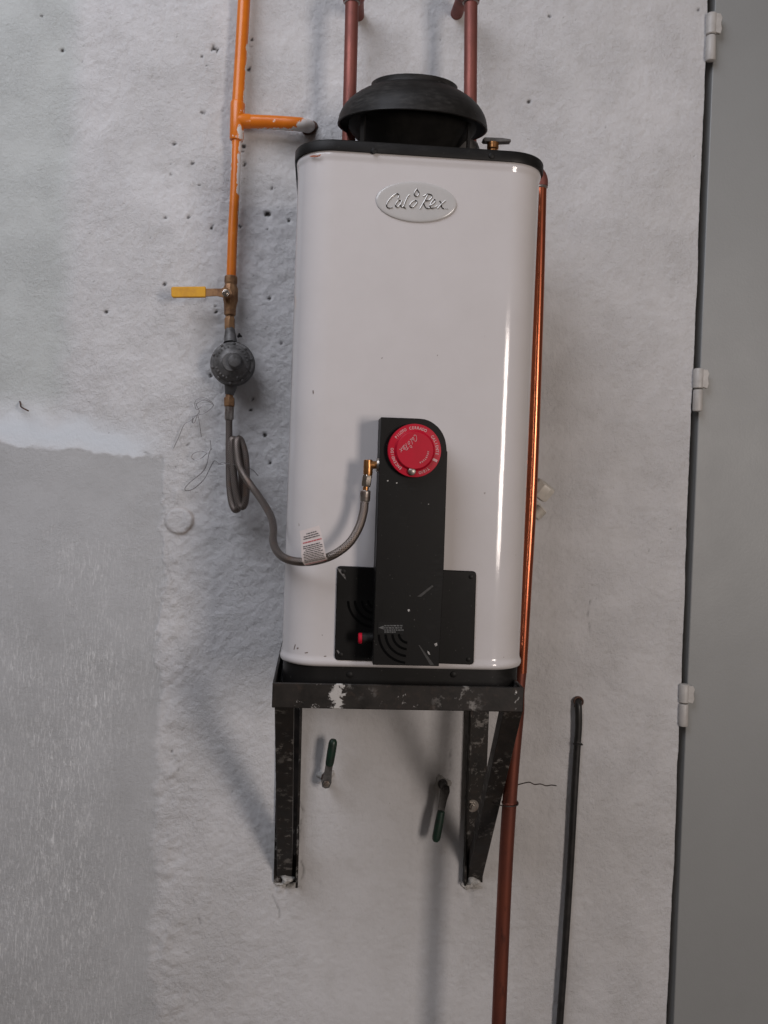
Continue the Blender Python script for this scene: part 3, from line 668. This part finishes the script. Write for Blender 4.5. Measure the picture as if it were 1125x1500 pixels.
# long pipe along the right flank
o = .205
img = [(792.5, 268), (788, 450), (779.5, 700), (770, 870), (763.5, 985)]; up_ = [P(x, y, o) for x, y in img]
t_ = thing('copper_pipe', P(731, 1500, o), 'long bright copper pipe running down along the right side of the heater', 'pipe')
MB().curve(up_, .0097, 24, 8).build('upper_tube', M_copper2, t_)
top = up_[0]; pts = [top+Vector((0, 0, -.006))]
for k in range(10):
    a = R(90*k/9); pts.append(top+Vector((-.022*(1-math.cos(a)), .004*(1-math.cos(a)), .022*math.sin(a))))
pts.append(Vector((pts[-1].x-.03, pts[-1].y+.005, pts[-1].z)))
MB().sweep(pts, .0118, 24).build('elbow', M_copper, t_)
MB().lathe([(.0098, 0), (.0118, .002), (.0112, .004), (.0098, .0055)], top+Vector((0, 0, -.010)), (0, 0, 1), 24, cap=False).build('solder_ring', M_solder, t_)
low = [P(x, y, o) for x, y in ((763, 985), (753, 1090), (746, 1180), (739, 1300), (730.5, 1500), (727, 1590))]
lc = catmull([up_[-2].lerp(up_[-1], .9)]+low[1:], 14); lz = P(757, 1040, o).z
MB().sweep(lc, [.0096+.0028*max(0, min(1, (lz+.03-p.z)/.03)) for p in lc], 24).build('lower_tube', M_copper3, t_)
q = P(746.5, 1176, o); MB().lathe([(.0128, -.003), (.0142, 0), (.0128, .003)], q, low[1]-low[2], 24, cap=False).build('joint_ring', M_copper3, t_)

# ------------------------------------------------------------------ orange gas pipe
GO = .030
gp = thing('gas_pipe', P(345, 400, GO), 'flaking orange gas pipe with a tee branch entering the wall', 'pipe')
def withflake(o, fn):
    a = o.data.attributes.new('flake', 'FLOAT', 'POINT'); w_ = wloc(o)
    vals = []
    for v in o.data.vertices:
        d_ = ROT.transposed() @ (v.co+w_-CAM); vals.append(fn(W0/2-FPX*d_.x/d_.z, H0/2+FPX*d_.y/d_.z))
    a.data.foreach_set('value', vals)
g_ = lambda x, c_, s_: math.exp(-((x-c_)/s_)**2)
axis_x = lambda y: 358-(y/175)*11 if y < 175 else 347.5-(y-175)*(8.5/235)
withflake(MB().curve([P(360, -60, GO), P(357.5, 0, GO), P(353, 80, GO), P(348, 165, GO)], 8.9*S(GO), 24, 12).build('upper_tube', M_orange, gp), lambda x, y: .8*g_(y, 168, 8)*g_(x, 357, 4)+.7*g_(x, axis_x(y)+9.0, 2)*(y > 60)+.16)
tee = MB(); tee.sweep([P(348.6, 150, GO), P(348.3, 152, GO), P(346.5, 203, GO), P(346.2, 206, GO)], [9.4*S(GO), 10.4*S(GO), 10.0*S(GO), 8.8*S(GO)], 24)
tee.sweep([P(348, 177, GO), P(366, 178, GO), P(368, 178, GO)], [10.2*S(GO), 10.2*S(GO), 9.4*S(GO)], 24)
withflake(tee.build('tee', M_orange, gp), lambda x, y: .9*g_(y, 187, 9)*g_(x, 341, 4)+.7*g_(y, 200, 10)*g_(x, 353, 5)+.24)
bt = catmull([P(360, 178, GO), P(400, 179.5, GO), P(436, 182, GO), P(447, 183.5, GO-.010), P(452, 185, GO-.026), P(454, 186, -.012)], 12)
withflake(MB().sweep(bt, 9.6*S(GO), 24).build('branch', M_orange, gp), lambda x, y: max(max(0, min(1, (x-421)/22+(y-181)/20)), .85*g_(y, 190, 3.5), .7*g_(x, 402, 5)*g_(y, 178, 6), .2))
withflake(MB().curve([P(346.8, 200, GO), P(344.5, 270, GO), P(341, 340, GO), P(338.5, 412, GO)], 6.9*S(GO), 24, 16).build('lower_tube', M_orange, gp), lambda x, y: max(1.0*g_(x, axis_x(y)+5.5, 3.6)*(y < 285)*(y > 205)*(1.25 if 228 < y < 288 else .95), .9*g_(x, axis_x(y)-7, 1.8)*(210 < y < 250), .6*g_(x, axis_x(y)+7, 2)*(y < 320), .28*g_(y, 263, 3), .2))

m = MB(); cpt = P(452.5, 185.5, .004); m.sweep([cpt+Vector((math.cos(R(a))*.0135*(1+.1*math.sin(5*R(a))), 0, math.sin(R(a))*.0135*(1+.1*math.cos(3*R(a))))) for a in range(-160, 60, 12)], .0022, 8); m.build('wall_collar', M_rust, gp)
# ball valve
VO = .034; k = S(VO)
bv = thing('ball_valve', P(338, 440, VO), 'brass ball valve with a flat yellow lever turned left', 'valve')
m = MB(); m.sweep([P(338.6, 404, VO), P(338.5, 406, VO), P(338.3, 414, VO), P(338.2, 417, VO), P(338, 423, VO), P(337.8, 440, VO), P(337.5, 446, VO), P(337, 452, VO), P(337, 461, VO), P(337, 463, VO)],
                  [8*k, 9.4*k, 9.4*k, 8.6*k, 10.8*k, 10.8*k, 9.4*k, 8.8*k, 8.4*k, 7*k], 10); body = m.build('valve_body', M_dullbrass, bv, .0006, smooth=30)
m = MB(); c0 = P(331, 430, VO); m.lathe([(6.5*k, 0), (6.5*k, .016), (5*k, .018)], c0, FO, 16); m.build('stem', M_dullbrass, bv)
LO = VO+.021
m = MB(); a = [P(x, y, LO) for x, y in ((338, 424), (341, 430), (338, 436), (330, 437), (318, 434), (297, 435), (297, 423.5), (318, 423), (328, 423))]
n = len(a); m.add(a+[p+FO*.003 for p in a], [tuple(range(n)), tuple(range(2*n-1, n-1, -1))]+[(i, (i+1) % n, n+(i+1) % n, n+i) for i in range(n)]); m.build('lever', M_dullbrass, bv, .0006)
m = MB(); a = [P(x, y, LO-.0035) for x, y in roundpoly([(251.5, 421.5), (302, 421), (302, 436.5), (252, 437)], [3.5, 1.5, 1.5, 3.5])]
n = len(a); m.add(a+[p+FO*.009 for p in a], [tuple(range(n)), tuple(range(2*n-1, n-1, -1))]+[(i, (i+1) % n, n+(i+1) % n, n+i) for i in range(n)]); m.build('grip', M_yellow, bv, .002)
MB().hexnut(P(331, 430, LO+.003), FO, .0072, .005).lathe([(.0035, .004), (.003, .009)], P(331, 430, LO+.003), FO, 12).build('lever_nut', M_chrome, bv, .0004)
m = MB(); m.sweep([P(337, 462, VO), P(337, 467, VO), P(336.5, 468, VO), P(336.5, 483, VO)], [6*k, 7.8*k, 8.2*k, 8.0*k], 6); m.build('union_nut', M_dullbrass, bv, .0006)

# regulator
GOo = .040; kk = S(.075)
rc = P(338.5, 530, .078)
rg_ = thing('gas_regulator', Vector((rc.x, -GOo, rc.z)), 'round grey cast gas regulator hanging below the ball valve', 'regulator')
rb = Vector((rc.x, 0, rc.z)); rr = 32.5*kk
m = MB(); m.lathe([(rr*.55, .014), (rr*.78, .022), (rr*.97, .036), (rr, .040), (rr, .050), (rr*.97, .052)], rb, FO, 48); m.build('regulator_body', M_zamak, rg_, smooth=40)
cvr = MB().lathe([(rr*.95, .0525), (rr*.97, .056), (rr*.94, .060), (rr*.84, .0615), (rr*.80, .0650), (rr*.62, .070), (rr*.46, .0735), (rr*.42, .0740), (rr*.40, .076), (rr*.385, .0765)], rb, FO, 48).build('bonnet', M_zamak, rg_, smooth=30)
kc = P(344, 528, .088); kb = Vector((kc.x, 0, kc.z)); m = MB(); m.lathe([(rr*.34, .073), (rr*.33, .086), (rr*.27, .0895), (rr*.12, .091), (.0005, .0911)], kb, FO, 28); m.build('adjusting_cap', M_zamak, rg_, smooth=40)
for i in range(10):
    a = R(36*i+14); MB().lathe([(.0028, .055), (.0027, .0625), (.0015, .0635)], rb+Vector((math.cos(a), 0, math.sin(a)))*rr*.885, FO, 10).build('screw', M_zamak, cvr)
m = MB(); ringsave = dcb; dcb = Vector((rb.x, 0, rb.z))
for i in range(26):                              # worn raised lettering round the bonnet
    if i in (6, 7, 13, 19, 20): continue
    a = R(-80+i*13.2); up = Vector((math.sin(a), 0, math.cos(a))); rt = Vector((math.cos(a), 0, -math.sin(a)))
    m.extrude([(-.0013, 0), (.0012, 0), (.0012, .0032), (-.0013, .0032)], rb+up*rr*.66+FO*.0665, rt, up, FO, .0032)
m.build('raised_mark', M_zamak, cvr)
m = MB(); m.sweep([P(337, 482, VO), P(337, 487, VO+.004), P(337.5, 503, .045)], [6.8*k, 7.6*k, 10*k], 20); m.build('inlet_neck', M_zamak, rg_)
m = MB(); m.sweep([P(339.5, 556, .045), P(338.3, 566, .040), P(336.5, 575, .037), P(336, 578, .037)], [9.5*k, 9.2*k, 7.0*k, 6.6*k], 20); m.build('outlet_neck', M_zamak, rg_)
m = MB(); s = P(351, 492, .04); blob(m, s, .004, .004, .012, 9); m.build('vent_plug', M_cable, rg_)

# braided hose
HOo = .038
hz = thing('braided_hose', P(336, 600, HOo), 'coiled braided steel gas hose from the regulator to the heater', 'hose')
HR = .0063
path = [(335.5, 606, .038), (335.5, 640, .038), (335.5, 680, .040), (336.5, 715, .043), (340, 738, .048), (345.5, 747, .054), (351.5, 738, .061), (354, 705, .066), (352, 670, .070), (346, 648, .072), (341.5, 643.5, .0735),
        (339.5, 651, .075), (341.5, 680, .077), (345, 715, .079), (350.5, 738, .081), (356, 742, .083), (360, 730, .085), (361, 700, .087), (359.5, 668, .086), (354, 648, .0845), (349.5, 643, .086), (347, 652, .092), (350, 680, .100), (358, 697, .108),
        (372, 717, .130), (386, 737, .17), (397, 757, .22), (400.5, 774, .265), (400, 792, .305), (406, 808, .340), (419, 818.5, .368), (440, 823, .386), (465, 821, .396), (490, 812, .402), (512, 795, .402), (526, 772, .398), (532.5, 750, .394), (534.0, 736, .391)]
ctr = catmull([P(*p) for p in path], 8)
MB().sweep(ctr, HR, 16).build('braid', M_braid, hz)
m = MB(); m.sweep([P(336, 577, .037), P(336, 582, .037), P(336, 583, .037), P(336, 595, .038), P(336, 597, .038)], [5.5*k, 6.4*k, 8.2*k, 8.2*k, 6*k], 6); m.build('nut', M_dullbrass, hz, .0006)
MB().sweep([P(336, 596, .038), P(335.7, 613, .038), P(335.6, 615, .038)], [6.5*k, 6.5*k, 6.0*k], 20).build('ferrule', M_steel, hz)
EO = .390; ke = S(EO)
MB().sweep([P(534.3, 735, EO), P(534.5, 733, EO), P(535.5, 720, EO), P(535.6, 718, EO)], [6.6*ke, 7.6*ke, 7.6*ke, 6*ke], 20).build('ferrule', M_steel, hz)
MB().sweep([P(535.6, 719, EO), P(536.2, 711, EO)], 4.4*ke, 18).build('tailpiece', M_brass, hz)
a_, b_2 = P(536.0, 713, EO), P(538.5, 695, EO); MB().hexnut(a_, b_2-a_, 7.6*ke, (b_2-a_).length, .35).build('nut', M_chrome, hz, .0006)
m = MB(); xs = P(556, 681, EO)
m.sweep([P(538.5, 697, EO), P(539, 693, EO), P(539.3, 682, EO), P(539.3, 673.5, EO)], [6.3*ke, 6.9*ke, 6.9*ke, 6.4*ke], 20)
m.sweep([P(538.5, 681, EO), P(547, 681, EO), xs], [6.4*ke, 5.8*ke, 5.6*ke], 20); m.build('brass_elbow', M_brass, hz, .0005)
m = MB(); m.lathe([(.010, 0), (.0105, .003), (.007, .005)], P(551.5, 681, EO), (1, 0, 0), 20); m.build('grommet', M_steel, hz)

# tag folded over the hose
tg = [((439, 778), (467.5, 769.5)), ((441, 790), (471, 782)), ((441.5, 803), (474, 795)), ((441.5, 814), (476, 806)), ((443, 823), (478, 816)), ((446.5, 828.5), (481, 820.5))]
to = [.408, .409, .4105, .411, .4095, .403]
rows = [(P(*a, o), P(*b, o+.001)) for (a, b), o in zip(tg, to)]
tgt = thing('hose_tag', rows[-1][0], 'small white printed warning tag folded over the braided hose', 'tag')
def surf(u, v, lift=0):
    v = max(0, min(.9999, v))*(len(rows)-1); i = int(v); f_ = v-i
    a = rows[i][0].lerp(rows[i+1][0], f_); b = rows[i][1].lerp(rows[i+1][1], f_); p = a.lerp(b, u)
    return p+FO*(lift+.0016*math.sin(u*math.pi)*(1-v/(len(rows)-1)))
m = MB(); nu, nv = 10, 20; vs = [surf(i/nu, j/nv) for j in range(nv+1) for i in range(nu+1)]; vb = [p-FO*.0006 for p in vs]; Nn = len(vs)
fs = []
for j in range(nv):
    for i in range(nu):
        q = (j*(nu+1)+i, j*(nu+1)+i+1, (j+1)*(nu+1)+i+1, (j+1)*(nu+1)+i); fs.append(q); fs.append(tuple(Nn+x for x in q[::-1]))
edge = [i for i in range(nu+1)]+[j*(nu+1)+nu for j in range(1, nv+1)]+[nv*(nu+1)+i for i in range(nu-1, -1, -1)]+[j*(nu+1) for j in range(nv-1, 0, -1)]
fs += [(edge[i], edge[(i+1) % len(edge)], Nn+edge[(i+1) % len(edge)], Nn+edge[i]) for i in range(len(edge))]
sheet = m.add(vs+vb, fs).build('sheet', M_tag, tgt, smooth=60)
mk, mr = MB(), MB()
def dash(m, u0, u1, v, h):
    n = 3; a = [surf(u0+(u1-u0)*i/n, v, .0003) for i in range(n+1)]; b = [surf(u0+(u1-u0)*i/n, v+h, .0003) for i in range(n+1)]
    m.add(a+b, [(i, i+1, n+2+i, n+1+i) for i in range(n)])
rows_t = [(.10, .3, .8, 0), (.155, .14, .9, 0), (.205, .12, .9, 0), (.285, .08, .95, 1)]+[(.37+i*.049, .08+.1*random.random()*(i in (0, 2, 3, 5)), .93-.1*random.random()*(i in (0, 3, 5)), 0) for i in range(11)]+[(.945, .05, .93, 1)]
for v, u0, u1, red in rows_t:
    u = u0
    while u < u1-.03:
        w_ = min(random.uniform(.05, .16), u1-u); dash(mr if red else mk, u, u+w_, v, .024 if not red else .03); u += w_+.018
mk.build('printing', M_inkblack, sheet, kind='stuff'); mr.build('printing', M_inkred, sheet, kind='stuff')

# ------------------------------------------------------------------ wires on the wall
def wire(name, label, pts, r, mat, group=None, wall=True):
    m = MB()
    for pl_ in pts: m.curve([P(*p) for p in pl_], r, 6, 6)
    o = m.build(name, mat, None); return tag(o, label, 'wire', group)
wire('tie_wire', 'curled thin wire stuck on the wall beside the hose ferrule, upper of two',
     [[(254, 657, .006), (262, 640, .010), (270, 622, .012), (281, 615, .012), (283, 610, .012), (300, 605, .016), (312, 595, .018), (309, 588, .02), (296, 582, .02), (286, 588, .02), (288, 600, .018), (300, 592, .018), (311, 592, .018), (300, 586, .02), (288, 592, .02), (292, 603, .018), (284, 612, .014), (282, 618, .012)],
      [(283, 613, .012), (281, 618, .014), (285, 619, .014), (290, 609, .010), (295, 640, .008)]], .0006, M_wire, 'loose wires on the wall')
wire('tie_wire', 'bent thin wire tied round the hose coil, lower of two',
     [[(354, 679, .098), (345, 681, .092), (333, 679, .060), (322, 680, .045), (314, 675, .034), (306, 689, .022), (299, 702, .020), (285, 715, .014), (274, 719, .012), (271, 715, .012), (280, 705, .014), (296, 692, .018), (303, 680, .022), (306, 664, .022), (309, 657, .022), (308, 645, .022)],
      [(306, 664, .022), (295, 661, .02), (284, 664, .018), (281, 670, .018), (286, 674, .018), (295, 671, .018), (303, 664, .022), (311, 657, .020)],
      [(320, 680.5, .046), (327, 677, .05), (333, 680.5, .062)], [(363, 684, .10), (372, 690, .09), (378, 697, .07)]], .00065, M_wire, 'loose wires on the wall')
wire('tie_wire', 'short dark wavy wire sticking out right from the copper pipe', [[(757, 1150, .198), (768, 1147, .19), (776, 1146, .19), (783, 1149, .19), (792, 1148.5, .18), (800, 1151, .18), (808, 1150, .17), (815, 1151, .165)]], .0010, M_dwire)
wire('tie_wire', 'dark wire tying the copper pipe to the bracket brace', [[(712, 1173, .15), (722, 1176, .19), (735, 1180, .222), (746, 1181.5, .228), (757, 1180, .222), (759, 1176, .205), (756, 1172, .19)]], .0010, M_dwire)
nl = wire('nail', 'bent rusty nail in the wall at the far left', [[(29, 588, -.004), (30, 592, .010), (31, 596, .02), (36, 599, .022), (42, 602, .022)]], .0014, M_rust); nl['category'] = 'nail'

# ------------------------------------------------------------------ black cable at lower right
cb = thing('cable', P(846, 1030, .0), 'black rubber cable hanging from a rusty ring at lower right', 'cable')
MB().curve([P(846, 1026, -.01), P(846.5, 1029, .008), P(847.5, 1040, .014), P(847.5, 1065, .014), P(845.5, 1095, .013), P(841, 1170, .014), P(836, 1260, .014), P(831, 1340, .015), P(825, 1430, .015), P(820, 1500, .016), P(815, 1590, .016)], 5.3*S(.014), 14, 10).build('sheath', M_cable, cb)
m = MB(); c = P(847, 1027, .006); ringpts = [c+Vector((math.cos(R(a))*.0085, -.002+.003*math.sin(R(a)), math.sin(R(a))*.0075)) for a in range(0, 361, 20)]
m.sweep(ringpts, .0022, 8); m.sweep([P(843, 1029, .004), P(842, 1036, .006)], .0018, 8); m.build('ring', M_rust, cb)
m = MB(); m.sweep([P(845, 1087, .02), P(850, 1089, .02), P(853, 1091, .016)], [.0015, .0024, .0016], 8); kp = [P(846, 1090, .014)+Vector((math.cos(R(a))*.0078, math.sin(R(a))*.0078, 0)) for a in range(0, 361, 24)]; m.sweep(kp, .0013, 8); m.build('knot', M_cable, cb)

# ------------------------------------------------------------------ green handled stopcocks
def stopcock(nut, tip, wtip, label, out, worn):
    a, b = P(*nut, out), P(*tip, out); d = (b-a); L = d.length; d.normalize(); s_ = FO.cross(d).normalized(); w0 = Vector((a.x, 0, a.z))
    o = thing('stopcock', w0, label, 'valve', 'green handled stopcocks under the heater')
    MB().lathe([(.0095, -.012), (.0095, .012), (.0062, .013), (.0062, out-.004)], w0, FO, 16).build('stem', M_zamak if worn else M_rust, o)
    m = MB(); blob(m, w0, .016, .013, .010, 21 if worn else 12); m.build('mortar_patch', M_mortar, o, smooth=80)
    m = MB(); m.extrude([(-.007, -.008), (.0, -.0105), (.007, -.008), (.0095, .002), (.0072, .02), (.0066, L*.5), (-.0066, L*.5), (-.0072, .02), (-.0095, .002)], a-FO*.001, s_, d, FO, .0025); m.build('lever', M_zamak, o, .0006)
    m = MB(); pts = [a+d*(L*f_)+FO*(.001+.004*f_) for f_ in (.40, .42, .48, .70, .90, .96, 1.0, 1.01)]; m.sweep(pts, [.0055, .0074, .0080, .0084, .0082, .0074, .0050, .0018], 16); m.build('grip', M_green, o)
    MB().hexnut(a+FO*.0015, FO, .0066, .0045).lathe([(.003, .004), (.0027, .008)], a+FO*.0015, FO, 10).build('handle_nut', M_steel if not worn else M_zamak, o, .0004)
stopcock((478, 1147), (488.5, 1082), 0, 'green gripped stopcock lever pointing up, left of the two under the heater', .040, False)
stopcock((652, 1157), (637.5, 1231), 0, 'green gripped stopcock lever pointing down beside the right upright', .042, True)

# ------------------------------------------------------------------ white plastic fitting behind the pipe
pf = thing('plastic_fitting', P(783, 745, .0), 'white ribbed plastic cap fitting poking out behind the copper pipe', 'pipe fitting')
ax = (P(797, 712, .075)-P(776, 737, .065)).normalized()
m = MB(); c = P(786, 728, .080); prof = [(.013, 0), (.0185, .003), (.020, .006), (.0205, .026), (.019, .030), (.015, .031)]
m.lathe(prof, c, ax, 9); m.build('cap', M_white, pf, .0012, smooth=25)
m = MB(); c2 = P(770, 744, .05); ax2 = Vector((.90, 0, .42)).normalized(); c2 = P(781, 753, .05); ax2 = (P(794, 742, .05)-P(776, 760, .05)).normalized()
pr_ = []
for i in range(7): pr_ += [(.0098, i*.003), (.0112, i*.003+.0012), (.0112, i*.003+.0020)]
m.lathe(pr_+[(.0098, .0215)], P(783, 757, .07), ax2, 20); m.build('threaded_end', M_white, pf, smooth=30)
m = MB(); m.sweep([P(771, 752, .03), P(779, 742, .05), P(786, 735, .055)], [.014, .012, .012], 18); m.sweep([P(771, 752, .05), P(771, 752, -.01)], .012, 16); m.build('body', M_white, pf)
